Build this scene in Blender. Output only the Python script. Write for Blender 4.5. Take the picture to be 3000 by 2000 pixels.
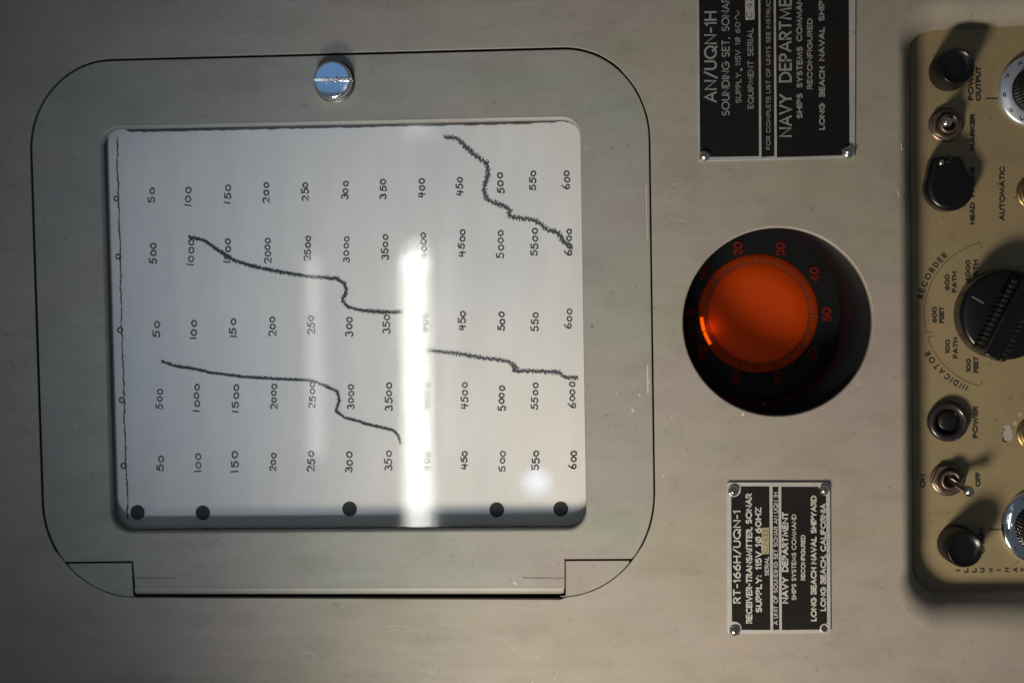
import bpy, math, random
from mathutils import Vector, Matrix
from mathutils.geometry import tessellate_polygon
random.seed(7)
S = bpy.context.scene
for o in list(bpy.data.objects): bpy.data.objects.remove(o)
COL = S.collection
U = 1e-4                     # metres per panel unit (the panel is measured in tenths of a millimetre)
sin, cos, pi = math.sin, math.cos, math.pi

# ------------------------------------------------------------------ camera
FOC = 4504.0
CAM = Vector((286.0, 107.0, 4494.0))
fwd = (-CAM).normalized()
r0 = fwd.cross(Vector((0, 1, 0))).normalized(); u0 = r0.cross(fwd)
ROLL = 0.017
RT = r0*cos(ROLL) - u0*sin(ROLL); UP = u0*cos(ROLL) + r0*sin(ROLL)
cam = bpy.data.cameras.new("camera"); co = bpy.data.objects.new("camera", cam); COL.objects.link(co)
M3 = Matrix((RT, UP, -fwd)).transposed()
co.matrix_world = Matrix.Translation(CAM*U) @ M3.to_4x4()
cam.sensor_width = 36; cam.lens = 36*FOC/3000
cam.clip_start = 0.02; cam.clip_end = 20
cam.dof.use_dof = True; cam.dof.focus_distance = CAM.length*U; cam.dof.aperture_fstop = 7
S.camera = co

# ------------------------------------------------------------------ measuring: where a sight line meets the plane at height z
def W(px, py, z=0.0):
    d = fwd*FOC + RT*(px-1500) + UP*(1000-py)
    t = (z-CAM.z)/d.z
    return Vector((CAM.x+d.x*t, CAM.y+d.y*t, z))
def D(x, y, z=0.0): return W(x*1.27551, y*1.27551, z)
def refl(px, py, H, zg=-30.0):          # the point at height H that glass lying at zg mirrors at that place
    g = W(px, py, zg); k = (H-zg)/(CAM.z-zg)
    return Vector((g.x+(g.x-CAM.x)*k, g.y+(g.y-CAM.y)*k, H))

# ------------------------------------------------------------------ world and lamps
w = bpy.data.worlds.new("World"); S.world = w; w.use_nodes = True
bg = w.node_tree.nodes["Background"]; bg.inputs[0].default_value = (0.72, 0.86, 1.0, 1); bg.inputs[1].default_value = 0.085
S.view_settings.view_transform = 'Standard'; S.view_settings.look = 'None'; S.view_settings.exposure = 0; S.view_settings.gamma = 1
S.render.engine = 'CYCLES'

def spot(name, pos, aim, power, radius, col, size, blend):
    l = bpy.data.lights.new(name, 'SPOT'); l.energy = power; l.shadow_soft_size = radius*U; l.color = col
    l.spot_size = math.radians(size); l.spot_blend = blend
    o = bpy.data.objects.new(name, l); COL.objects.link(o); o.location = pos*U
    o.rotation_euler = (aim-pos).to_track_quat('-Z', 'Y').to_euler(); return o
def area(name, pos, sx, sy, rad, col, shape='RECTANGLE', aim=None, spread=180):
    l = bpy.data.lights.new(name, 'AREA'); l.shape = shape; l.size = sx*U; l.size_y = sy*U; l.color = col; l.spread = math.radians(spread)
    A = sx*sy*U*U*(pi/4 if shape in ('ELLIPSE', 'DISK') else 1)
    l.energy = rad*pi*A
    o = bpy.data.objects.new(name, l); COL.objects.link(o); o.location = pos*U
    if aim is not None: o.rotation_euler = (aim-pos).to_track_quat('-Z', 'Y').to_euler()
    return o
def mirror_lamp(name, x0, y0, x1, y1, H, rad, col, shape='RECTANGLE', spread=180):
    a = refl(x0, y0, H); b = refl(x1, y1, H)
    return area(name, (a+b)/2, abs(b.x-a.x), abs(b.y-a.y), rad, col, shape, None, spread)
key_pos = W(900, 3650); key_pos.z = 2450
spot('key_lamp', key_pos, W(2450, 1150), 8.1, 480, (1.0, 0.88, 0.70), 62, 1.0)
spot('cool_fill_spot', Vector((-900, -4700, 7600)), W(960, 830), 18.0, 600, (0.74, 0.85, 1.0), 16.5, 1.0)  # added cool fill, an unseen spot brightening the left of door and chart
mirror_lamp('fluorescent_tube', 1178, 752, 1264, 1600, 9000, 14.0, (1.0, 1.0, 0.93))
mirror_lamp('tube_end', 1184, 702, 1256, 800, 9050, 7.0, (1.0, 1.0, 0.93), 'ELLIPSE')
mirror_lamp('dim_tube', 897, 750, 948, 1340, 9000, 3.4, (1.0, 0.98, 0.9))
mirror_lamp('round_lamp', 1535, 1380, 1610, 1445, 9000, 9.0, (0.62, 0.78, 1.0), 'ELLIPSE')
mirror_lamp('blue_lamp', 640, -300, 1330, 388, 7000, 0.36, (0.17, 0.48, 1.0))
mirror_lamp('far_strip', 1180, 350, 1270, 405, 9000, 1.8, (1.0, 0.98, 0.9))
mirror_lamp('faint_tube', 1292, 700, 1335, 1330, 9000, 1.3, (1.0, 0.98, 0.92))

# ------------------------------------------------------------------ materials
def mat(name, col, rough=0.5, metal=0.0, spec=0.5, emis=None, es=0.0):
    m = bpy.data.materials.new(name); m.use_nodes = True
    b = m.node_tree.nodes["Principled BSDF"]
    b.inputs['Base Color'].default_value = (*col, 1); b.inputs['Roughness'].default_value = rough
    b.inputs['Metallic'].default_value = metal; b.inputs['Specular IOR Level'].default_value = spec
    if emis: b.inputs['Emission Color'].default_value = (*emis, 1); b.inputs['Emission Strength'].default_value = es
    return m
def nodes(m): return m.node_tree.nodes, m.node_tree.links, m.node_tree.nodes["Principled BSDF"]
def pos_noise(nt, lk, scale, detail=4, stretch=(1, 1, 1), rough=0.5, rot=0.0):
    g = nt.new('ShaderNodeNewGeometry'); mp = nt.new('ShaderNodeMapping'); n = nt.new('ShaderNodeTexNoise')
    mp.inputs['Scale'].default_value = stretch; mp.inputs['Rotation'].default_value = (0, 0, rot)
    n.inputs['Scale'].default_value = scale; n.inputs['Detail'].default_value = detail; n.inputs['Roughness'].default_value = rough
    lk.new(g.outputs['Position'], mp.inputs['Vector']); lk.new(mp.outputs[0], n.inputs['Vector']); return n
def ramp(nt, lk, src, stops):
    r = nt.new('ShaderNodeValToRGB'); lk.new(src, r.inputs[0])
    while len(r.color_ramp.elements) < len(stops): r.color_ramp.elements.new(0.5)
    for e, (p, c) in zip(r.color_ramp.elements, stops): e.position = p; e.color = (*c, 1) if len(c) == 3 else c
    return r
def mixc(nt, lk, fac, a, b, mode='MIX'):
    m = nt.new('ShaderNodeMix'); m.data_type = 'RGBA'; m.blend_type = mode
    for sock, v in ((m.inputs[0], fac), (m.inputs[6], a), (m.inputs[7], b)):
        if hasattr(v, 'links'): lk.new(v, sock)
        elif isinstance(v, tuple): sock.default_value = (*v, 1)
        else: sock.default_value = v
    return m.outputs[2]
def worn_paint(name, c1, c2, rough, streak=1.0, dark=0.075, bump=0.25):
    m = mat(name, c1, rough); nt, lk, b = nodes(m)
    n1 = pos_noise(nt, lk, 22, 5, (0.6, 1.3, 1), 0.6)
    f1 = ramp(nt, lk, n1.outputs[0], [(0.40, (0, 0, 0)), (0.60, (1, 1, 1))])
    c = mixc(nt, lk, f1.outputs[0], c1, c2)
    n2 = pos_noise(nt, lk, 120, 6, (0.16, 1.6, 1), 0.65, 0.03)       # long rubbed streaks
    f2 = ramp(nt, lk, n2.outputs[0], [(0.3, (1-dark*streak,)*3), (0.7, (1+dark*0.5,)*3)])
    c = mixc(nt, lk, 1.0, c, f2.outputs[0], 'MULTIPLY')
    n3 = pos_noise(nt, lk, 420, 3, (1, 1, 1), 0.7)                  # smudges and specks of dirt
    f3 = ramp(nt, lk, n3.outputs[0], [(0.27, (0.45, 0.43, 0.38)), (0.38, (1, 1, 1))])
    c = mixc(nt, lk, 0.6, c, f3.outputs[0], 'MULTIPLY')
    n5 = pos_noise(nt, lk, 60, 6, (0.8, 1.2, 1), 0.7)                # hand wear: broad darker smears
    f5 = ramp(nt, lk, n5.outputs[0], [(0.36, (0.89, 0.885, 0.87)), (0.52, (1, 1, 1)), (0.72, (1.06, 1.05, 1.03))])
    c = mixc(nt, lk, 1.0, c, f5.outputs[0], 'MULTIPLY')
    n4 = pos_noise(nt, lk, 2600, 2, (1, 1, 1), 0.8)                 # fine grain of the enamel
    f4 = ramp(nt, lk, n4.outputs[0], [(0.3, (0.9,)*3), (0.7, (1.1,)*3)])
    c = mixc(nt, lk, 1.0, c, f4.outputs[0], 'MULTIPLY')
    lk.new(c, b.inputs['Base Color'])
    rr = ramp(nt, lk, n2.outputs[0], [(0.3, (rough+0.1,)*3), (0.7, (rough-0.06,)*3)]); lk.new(rr.outputs[0], b.inputs['Roughness'])
    bp = nt.new('ShaderNodeBump'); bp.inputs['Strength'].default_value = bump; bp.inputs['Distance'].default_value = 0.00004
    lk.new(n4.outputs[0], bp.inputs['Height'])
    bp2 = nt.new('ShaderNodeBump'); bp2.inputs['Strength'].default_value = 0.15; bp2.inputs['Distance'].default_value = 0.0004
    nw = pos_noise(nt, lk, 30, 2); lk.new(nw.outputs[0], bp2.inputs['Height']); lk.new(bp.outputs[0], bp2.inputs['Normal'])
    lk.new(bp2.outputs[0], b.inputs['Normal'])
    return m
P_PANEL = worn_paint('grey_enamel', (0.235, 0.222, 0.178), (0.25, 0.218, 0.200), 0.50)
P_DOOR = worn_paint('door_enamel', (0.215, 0.222, 0.190), (0.225, 0.200, 0.183), 0.50, 0.8)
P_SUB = worn_paint('olive_enamel', (0.200, 0.165, 0.088), (0.205, 0.155, 0.088), 0.5, 0.5)
BLACK = mat('black_void', (0.006, 0.006, 0.007), 0.7)
RUBBER = worn_paint('black_rubber', (0.012, 0.012, 0.011), (0.03, 0.026, 0.018), 0.7)
BAKE = mat('black_bakelite', (0.005, 0.005, 0.006), 0.27, 0, 0.3)
BAKE2 = mat('black_bakelite_worn', (0.009, 0.008, 0.0075), 0.45, 0, 0.25)
WELL = mat('well_black', (0.004, 0.004, 0.005), 0.5, 0, 0.15)
PLATE = worn_paint('black_plate_enamel', (0.0085, 0.008, 0.008), (0.012, 0.0105, 0.010), 0.5, 1.0, 0.3); nodes(PLATE)[2].inputs['Specular IOR Level'].default_value = 0.08
ETCH = mat('etched_aluminium', (0.37, 0.37, 0.36), 0.5, 0.3)
ETCH2 = mat('dull_etched_aluminium', (0.22, 0.225, 0.23), 0.5, 0.3)
ALU = worn_paint('plate_aluminium', (0.36, 0.37, 0.38), (0.40, 0.38, 0.36), 0.4, 0.7); nodes(ALU)[2].inputs['Metallic'].default_value = 0.35
CHROME = mat('chrome', (0.75, 0.78, 0.82), 0.09, 1.0)
STEEL = mat('nickel_steel', (0.62, 0.60, 0.57), 0.2, 1.0)
DIALMET = mat('satin_aluminium', (0.50, 0.53, 0.60), 0.32, 0.75)
OLDNUT = mat('tarnished_steel', (0.15, 0.115, 0.09), 0.38, 0.8)
BRASS = mat('aged_brass', (0.20, 0.135, 0.065), 0.38, 0.85)
INKB = mat('black_print', (0.016, 0.014, 0.011), 0.6)
INKP = mat('pencil_ink', (0.025, 0.030, 0.034), 0.75)
INKP2 = mat('soft_pencil', (0.05, 0.055, 0.06), 0.8)
FINE = mat('brown_line', (0.07, 0.052, 0.026), 0.6)
DOT = mat('punched_dot', (0.012, 0.013, 0.015), 0.8)
SCRATCH = mat('pale_paint_fleck', (0.42, 0.41, 0.385), 0.7)
SCR2 = mat('dark_scratch', (0.075, 0.07, 0.06), 0.7)
CHIPM = mat('bare_primer', (0.27, 0.245, 0.225), 0.7)
WHL = mat('pale_line', (0.16, 0.165, 0.17), 0.6)
GOLD = mat('stamped_metal', (0.62, 0.50, 0.34), 0.3, 0.7)
ORANGE = mat('orange_filter', (0.29, 0.026, 0.0), 0.6, 0, 0.08, (1.0, 0.08, 0.0), 0.04)
ORANGE2 = mat('orange_scale', (0.19, 0.020, 0.0), 0.6, 0, 0.08, (1.0, 0.08, 0.0), 0.02)
REDN = mat('red_numerals', (0.09, 0.006, 0.003), 0.6, 0, 0.1, (1.0, 0.05, 0.01), 0.005)
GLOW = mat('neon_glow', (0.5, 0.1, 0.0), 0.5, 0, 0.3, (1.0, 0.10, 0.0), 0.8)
DARKRED = mat('tick_marks', (0.02, 0.004, 0.001), 0.7)
def paper_mat():
    m = mat('chart_paper', (0.66, 0.655, 0.645), 0.75, 0, 0.3); nt, lk, b = nodes(m)
    a = pos_noise(nt, lk, 14, 4); f = ramp(nt, lk, a.outputs[0], [(0.3, (0.56, 0.555, 0.575)), (0.7, (0.64, 0.615, 0.595))])
    n = pos_noise(nt, lk, 90, 5, (1.8, 0.35, 1), 0.6); g = ramp(nt, lk, n.outputs[0], [(0.3, (0.95,)*3), (0.7, (1.03,)*3)])
    c = mixc(nt, lk, 1.0, f.outputs[0], g.outputs[0], 'MULTIPLY')
    n3 = pos_noise(nt, lk, 3000, 2); g3 = ramp(nt, lk, n3.outputs[0], [(0.3, (0.955,)*3), (0.7, (1.04,)*3)])
    c = mixc(nt, lk, 1.0, c, g3.outputs[0], 'MULTIPLY'); lk.new(c, b.inputs['Base Color'])
    bp = nt.new('ShaderNodeBump'); bp.inputs['Strength'].default_value = 0.5; bp.inputs['Distance'].default_value = 0.0016
    q = pos_noise(nt, lk, 26, 2, (1, 0.5, 1)); lk.new(q.outputs[0], bp.inputs['Height']); lk.new(bp.outputs[0], b.inputs['Normal'])
    return m
PAPER = paper_mat()
def glass_mat():
    m = bpy.data.materials.new('window_glass'); m.use_nodes = True; nt = m.node_tree.nodes; lk = m.node_tree.links; nt.clear()
    o = nt.new('ShaderNodeOutputMaterial'); mx = nt.new('ShaderNodeMixShader'); fr = nt.new('ShaderNodeFresnel'); fr.inputs[0].default_value = 1.5; gb = nt.new('ShaderNodeNewGeometry'); mr = nt.new('ShaderNodeMapRange'); mr.inputs[3].default_value = 1.5; mr.inputs[4].default_value = 1/1.5; lk.new(gb.outputs['Backfacing'], mr.inputs[0]); lk.new(mr.outputs[0], fr.inputs[0])
    t = nt.new('ShaderNodeBsdfTransparent'); t.inputs[0].default_value = (0.975, 0.98, 0.975, 1)
    g = nt.new('ShaderNodeBsdfGlossy'); g.inputs['Roughness'].default_value = 0.035
    n = nt.new('ShaderNodeTexNoise'); n.inputs['Scale'].default_value = 45; n.inputs['Detail'].default_value = 4
    ge = nt.new('ShaderNodeNewGeometry'); lk.new(ge.outputs['Position'], n.inputs['Vector'])
    r = nt.new('ShaderNodeValToRGB'); lk.new(n.outputs[0], r.inputs[0]); r.color_ramp.elements[0].position = 0.3; r.color_ramp.elements[0].color = (0.02,)*3+(1,)
    r.color_ramp.elements[1].position = 0.75; r.color_ramp.elements[1].color = (0.06,)*3+(1,); lk.new(r.outputs[0], g.inputs['Roughness'])
    lk.new(fr.outputs[0], mx.inputs[0]); lk.new(t.outputs[0], mx.inputs[1]); lk.new(g.outputs[0], mx.inputs[2]); lk.new(mx.outputs[0], o.inputs[0])
    return m
GLASS = glass_mat()

# ------------------------------------------------------------------ mesh helpers
def sarea(p): return 0.5*sum(p[i][0]*p[(i+1) % len(p)][1]-p[(i+1) % len(p)][0]*p[i][1] for i in range(len(p)))
def ccw(p):
    p = [(q[0], q[1]) for q in p]
    out = []
    for q in p:
        if not out or math.hypot(q[0]-out[-1][0], q[1]-out[-1][1]) > 0.05: out.append(q)
    if math.hypot(out[0][0]-out[-1][0], out[0][1]-out[-1][1]) < 0.05: out.pop()
    return out if sarea(out) > 0 else out[::-1]
def offs(p, d):                            # d > 0 moves a counter-clockwise loop inwards; d may be a function of the point
    n = len(p); out = []
    for i in range(n):
        a, b, c = p[i-1], p[i], p[(i+1) % n]
        e1 = (b[0]-a[0], b[1]-a[1]); e2 = (c[0]-b[0], c[1]-b[1]); l1 = math.hypot(*e1); l2 = math.hypot(*e2)
        n1 = (-e1[1]/l1, e1[0]/l1); n2 = (-e2[1]/l2, e2[0]/l2)
        k = 1+n1[0]*n2[0]+n1[1]*n2[1]; k = max(k, 0.4); dd = d(b) if callable(d) else d
        out.append((b[0]+(n1[0]+n2[0])/k*dd, b[1]+(n1[1]+n2[1])/k*dd))
    return out
class MB:
    def __init__(s): s.v = []; s.f = []; s.s = []
    def add(s, vs, fs, sm=False):
        o = len(s.v); s.v += [tuple(v) for v in vs]; s.f += [tuple(i+o for i in f) for f in fs]; s.s += [sm]*len(fs); return s
    def fill(s, loops, z):
        pts = [[Vector((p[0], p[1], 0)) for p in l] for l in loops]; flat = [p for l in pts for p in l]
        fs = []
        for t in tessellate_polygon(pts):
            a, b, c = (flat[i] for i in t)
            if (b-a).cross(c-a).z < 0: t = (t[0], t[2], t[1])
            fs.append(tuple(t))
        s.add([(p.x, p.y, z) for p in flat], fs, False); return s
    def loops(s, ls, sm=True, close=True, flip=False):      # ls: list of loops of (x,y,z)
        n = len(ls[0]); fs = []
        for k in range(len(ls)-1):
            for i in range(n if close else n-1):
                a = k*n+i; b = k*n+(i+1) % n; f = (a, a+n, b+n, b)
                fs.append(f[::-1] if flip else f)
        s.add([p for l in ls for p in l], fs, sm); return s
    def slab(s, outer, holes, z, depth, ch, steps=3):
        outer = ccw(outer); holes = [ccw(h) for h in holes]
        s.fill([offs(outer, ch)]+[offs(h, -ch) for h in holes], z)
        for p, sg in [(outer, 1)]+[(h, -1) for h in holes]:
            ls = []
            for k in range(steps+1):
                a = pi/2*k/steps; q = offs(p, sg*ch*(1-sin(a))) if k < steps else p
                ls.append([(x, y, z-ch*(1-cos(a))) for x, y in q])
            s.loops(ls, True, True, sg < 0)
            s.loops([[(x, y, z-ch) for x, y in p], [(x, y, z-depth) for x, y in p]], True, True, sg < 0)
        return s
    def lathe(s, c, prof, n=48, rib=None, sm=True, cap=True):   # prof: (r,z) outermost/lowest first
        ls = []
        for i, (r, z) in enumerate(prof):
            ls.append([(c[0]+(r+(rib(2*pi*j/n, i) if rib else 0))*cos(2*pi*j/n), c[1]+(r+(rib(2*pi*j/n, i) if rib else 0))*sin(2*pi*j/n), z) for j in range(n)])
        s.loops(ls[::-1], sm)
        if cap: s.add(ls[-1], [tuple(range(n))], False)
        return s
    def ribbon(s, pts, wd, z, taper=False):
        P = []
        for p in pts:
            if not P or math.hypot(p[0]-P[-1][0], p[1]-P[-1][1]) > 0.15: P.append((p[0], p[1]))
        closed = len(P) > 3 and math.hypot(P[0][0]-P[-1][0], P[0][1]-P[-1][1]) < 0.2
        if closed: P.pop()
        n = len(P)
        if n < 2: return s
        L = []; R = []
        for i in range(n):
            if closed: a, c = P[i-1], P[(i+1) % n]
            else: a, c = P[max(i-1, 0)], P[min(i+1, n-1)]
            b = P[i]
            d1 = Vector((b[0]-a[0], b[1]-a[1])); d2 = Vector((c[0]-b[0], c[1]-b[1]))
            if d1.length < 1e-6: d1 = d2
            if d2.length < 1e-6: d2 = d1
            d1.normalize(); d2.normalize(); n1 = Vector((-d1.y, d1.x)); n2 = Vector((-d2.y, d2.x))
            m = n1+n2; k = max(1+n1.dot(n2), 0.5); h = (wd(i/(n-1)) if callable(wd) else wd)/2
            bx, by = b
            if not closed and i == 0: bx -= d2.x*h*0.7; by -= d2.y*h*0.7
            if not closed and i == n-1: bx += d1.x*h*0.7; by += d1.y*h*0.7
            L.append((bx+m.x/k*h, by+m.y/k*h, z)); R.append((bx-m.x/k*h, by-m.y/k*h, z))
        vs = L+R; fs = []
        for i in range(n if closed else n-1):
            j = (i+1) % n; fs.append((n+i, n+j, j, i))
        s.add(vs, fs, False); return s
    def disc(s, c, r, z, n=20, jag=0):
        s.add([(c[0]+r*(1+random.uniform(-jag, jag))*cos(2*pi*i/n), c[1]+r*(1+random.uniform(-jag, jag))*sin(2*pi*i/n), z) for i in range(n)], [tuple(range(n))]); return s
    def cone(s, p0, p1, r_0, r_1, n=20, cap=True):
        ax = (p1-p0).normalized(); a = ax.orthogonal().normalized(); b = ax.cross(a)
        ring = lambda p, r: [tuple(p+a*r*cos(2*pi*i/n)+b*r*sin(2*pi*i/n)) for i in range(n)]
        s.loops([ring(p0, r_0), ring(p1, r_1)], True, True, True)
        if cap: s.add(ring(p1, r_1), [tuple(range(n))], False)
        return s
    def ball(s, c, r, n=20, m=12, sz=1.0):
        ls = []
        for k in range(m+1):
            t = pi*k/m; rr = max(r*sin(t), 0.01)
            ls.append([(c[0]+rr*cos(2*pi*i/n), c[1]+rr*sin(2*pi*i/n), c[2]+r*sz*cos(t)) for i in range(n)])
        s.loops(ls, True); return s
    def box(s, x0, x1, y0, y1, z0, z1):
        v = [(x, y, z) for z in (z0, z1) for y in (y0, y1) for x in (x0, x1)]
        s.add(v, [(0, 2, 3, 1), (4, 5, 7, 6), (0, 1, 5, 4), (2, 6, 7, 3), (0, 4, 6, 2), (1, 3, 7, 5)]); return s
    def build(s, name, m, parent=None, org=None):
        me = bpy.data.meshes.new(name)
        o3 = Vector(parent['_o']) if parent is not None else (Vector(org) if org is not None else Vector((0, 0, 0)))
        me.from_pydata([((v[0]-o3.x)*U, (v[1]-o3.y)*U, (v[2]-o3.z)*U) for v in s.v], [], s.f)
        me.polygons.foreach_set('use_smooth', s.s); me.materials.append(m); me.update()
        o = bpy.data.objects.new(name, me); COL.objects.link(o)
        if parent is not None: o.parent = parent; o['_o'] = tuple(o3)
        else: o.location = o3*U; o['_o'] = tuple(o3)
        return o
def thing(name, label, cat, org, group=None):
    o = bpy.data.objects.new(name, None); COL.objects.link(o); o.location = Vector(org)*U; o['_o'] = tuple(org)
    o.empty_display_size = 0.005; o['label'] = label; o['category'] = cat
    if group: o['group'] = group
    return o
def tag(o, label=None, cat=None, kind=None, group=None):
    for k, v in (('label', label), ('category', cat), ('kind', kind), ('group', group)):
        if v: o[k] = v
    return o
def earc(p0, c, p1, n=18):                 # elliptical corner from p0 to p1 about the corner point c
    return [(c[0]+(p0[0]-c[0])*(1-sin(pi/2*i/n))+(p1[0]-c[0])*(1-cos(pi/2*i/n)), c[1]+(p0[1]-c[1])*(1-sin(pi/2*i/n))+(p1[1]-c[1])*(1-cos(pi/2*i/n))) for i in range(n+1)]
def rquad(q, r, n=10):                     # quad with rounded corners, r one number or four
    out = []
    for i in range(4):
        a, b, c = Vector(q[i-1][:2]), Vector(q[i][:2]), Vector(q[(i+1) % 4][:2]); rr = r[i] if isinstance(r, (list, tuple)) else r
        p0 = b+(a-b).normalized()*rr; p1 = b+(c-b).normalized()*rr
        out += earc(p0, b, p1, n)
    return out
def circ(c, r, n=64): return [(c[0]+r*cos(2*pi*i/n), c[1]+r*sin(2*pi*i/n)) for i in range(n)]
def Wl(pts, z=0.0): return [W(x, y, z) for x, y in pts]

# ------------------------------------------------------------------ stroke lettering
def A(cx, cy, rx, ry, a0, a1, n=None):
    n = n or max(4, int(abs(a1-a0)/15)); return [(cx+rx*cos(math.radians(a0+(a1-a0)*i/n)), cy+ry*sin(math.radians(a0+(a1-a0)*i/n))) for i in range(n+1)]
G = {
 'A': (.8, [[(0, 0), (.4, 1), (.8, 0)], [(.13, .32), (.67, .32)]]),
 'B': (.64, [[(0, 0), (0, 1)]+A(.34, .76, .26, .24, 90, -90)+[(0, .52)], A(.36, .26, .28, .26, 90, -90)+[(0, 0)]]),
 'C': (.85, [A(.5, .5, .5, .5, 48, 312)]), 'D': (.74, [[(0, 0), (0, 1)]+A(.25, .5, .49, .5, 90, -90)+[(0, 0)]]),
 'E': (.52, [[(.52, 1), (0, 1), (0, 0), (.52, 0)], [(0, .52), (.47, .52)]]), 'F': (.5, [[(.5, 1), (0, 1), (0, 0)], [(0, .52), (.45, .52)]]),
 'G': (.95, [A(.5, .5, .5, .5, 48, 360)+[(.55, .5)]]), 'H': (.66, [[(0, 0), (0, 1)], [(.66, 0), (.66, 1)], [(0, .52), (.66, .52)]]),
 'I': (.02, [[(.01, 0), (.01, 1)]]), 'K': (.62, [[(0, 0), (0, 1)], [(.58, 1), (0, .42)], [(.16, .57), (.62, 0)]]),
 'L': (.48, [[(0, 1), (0, 0), (.48, 0)]]), 'M': (.9, [[(0, 0), (.12, 1), (.45, .15), (.78, 1), (.9, 0)]]),
 'N': (.72, [[(0, 0), (0, 1), (.72, 0), (.72, 1)]]), 'O': (1.0, [A(.5, .5, .5, .5, 90, 450)]),
 'P': (.52, [[(0, 0), (0, 1)]+A(.26, .73, .26, .27, 90, -90)+[(0, .46)]]), 'Q': (1.0, [A(.5, .5, .5, .5, 90, 450), [(.6, .3), (1.0, -.08)]]),
 'R': (.56, [[(0, 0), (0, 1)]+A(.27, .74, .26, .26, 90, -90)+[(0, .48)], [(.25, .48), (.56, 0)]]),
 'S': (.56, [A(.28, .75, .25, .25, 40, 250, 10)+A(.28, .26, .28, .26, 80, -140, 10)]),
 'T': (.6, [[(0, 1), (.6, 1)], [(.3, 1), (.3, 0)]]), 'U': (.66, [[(0, 1)]+A(.33, .33, .33, .33, 180, 360)+[(.66, 1)]]),
 'V': (.74, [[(0, 1), (.37, 0), (.74, 1)]]), 'W': (1.1, [[(0, 1), (.28, 0), (.55, .9), (.82, 0), (1.1, 1)]]),
 'X': (.68, [[(0, 0), (.68, 1)], [(0, 1), (.68, 0)]]), 'Y': (.7, [[(0, 1), (.35, .48), (.7, 1)], [(.35, .48), (.35, 0)]]),
 'Z': (.62, [[(0, 1), (.62, 1), (0, 0), (.62, 0)]]),
 '0': (.7, [A(.35, .5, .35, .5, 90, 450)]), '1': (.2, [[(0, .8), (.18, 1), (.18, 0)]]),
 '2': (.58, [A(.29, .72, .28, .28, 160, -40)+[(0, 0), (.58, 0)]]), '3': (.56, [A(.27, .75, .24, .25, 150, -90)+A(.27, .26, .28, .26, 90, -150)]),
 '4': (.62, [[(.46, 0), (.46, 1), (0, .28), (.62, .28)]]), '5': (.56, [[(.5, 1), (.1, 1), (.04, .58)]+A(.26, .32, .3, .32, 110, -145)]),
 '6': (.6, [A(.3, .31, .29, .31, 0, 360), [(.02, .38), (.1, .68), (.46, 1)]]),
 '7': (.56, [[(0, 1), (.56, 1), (.18, 0)]]), '8': (.58, [A(.29, .75, .23, .25, 270, 630), A(.29, .25, .28, .25, 90, 450)]),
 '9': (.6, [A(.3, .69, .29, .31, 0, 360), [(.58, .62), (.5, .32), (.14, 0)]]),
 '-': (.32, [[(0, .45), (.32, .45)]]), '.': (.02, [[(0, 0), (.02, .03)]]), ',': (.08, [[(.07, .06), (0, -.14)]]), ':': (.02, [[(0, .08), (.02, .12)], [(0, .6), (.02, .64)]]),
 '/': (.5, [[(0, -.1), (.5, 1.05)]]), '~': (.7, [[(.7*i/12, .5+.2*sin(2*pi*i/12)) for i in range(13)]]),
 '@': (.62, [A(.31, .5, .31, .45, 90, 450), [(.05, -.02), (.57, 1.02)]]), ' ': (.34, [])}
HAND = dict(G)
HAND['0'] = (.6, [A(.29, .41, .29, .37, 60, 430)]); HAND['1'] = (.1, [[(.05, 1), (.03, 0)]])
HAND['3'] = (.55, [A(.25, .74, .24, .24, 140, -80)+A(.27, .27, .28, .27, 80, -160)])
HAND['5'] = (.55, [[(.55, 1.02), (.12, .98), (.08, .6)]+A(.25, .32, .3, .32, 100, -150)])
HAND['4'] = (.58, [[(.1, 1), (.02, .42), (.6, .46)], [(.45, .95), (.42, -.05)]])
HAND['6'] = (.62, [[(.5, 1.15), (.12, .7), (.02, .35)]+A(.3, .27, .28, .27, 180, 520)])
def layout(txt, font=G, gap=.26):
    x = 0; out = []
    for i, ch in enumerate(txt):
        wd, st = font[ch]; out.append((x, wd, st)); x += wd+(gap if ch != ' ' else gap*0.6)
    return out, x-gap
def text_run(mb, txt, p0, p1, cap, wt, z, font=G, jit=0.0, gap=.26):     # lettering along p0 -> p1, cap height centred on the line
    lay, tot = layout(txt, font, gap); run = Vector((p1[0]-p0[0], p1[1]-p0[1])); L = run.length; ru = run/L; up = Vector((-ru.y, ru.x))
    sx = (L-wt)/tot; k = 0
    for x, wd, st in lay:
        jx, jy, js, ja = (random.uniform(-jit, jit) for _ in range(4))
        for pl in st:
            q = []
            for i, (a, b) in enumerate(pl):
                jj = jit*0.35
                aa = a+jx+random.uniform(-jj, jj)+ja*(b-.5); bb = (b-.5)*(1+js)+jy+random.uniform(-jj, jj)
                w_ = ru*((x+aa)*sx+wt/2)+up*(bb*(cap-wt)); q.append((p0[0]+w_.x, p0[1]+w_.y))
            k += 1; mb.ribbon(q, wt, z+0.02*(k % 5))
    return mb
def vtext(mb, txt, x, y0, y1, cap, wt, z, zp, **kw):      # photograph-style vertical run, bottom to top
    a = W(x, y0, zp); b = W(x, y1, zp); return text_run(mb, txt, (a.x, a.y), (b.x, b.y), cap, wt, z, **kw)

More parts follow.
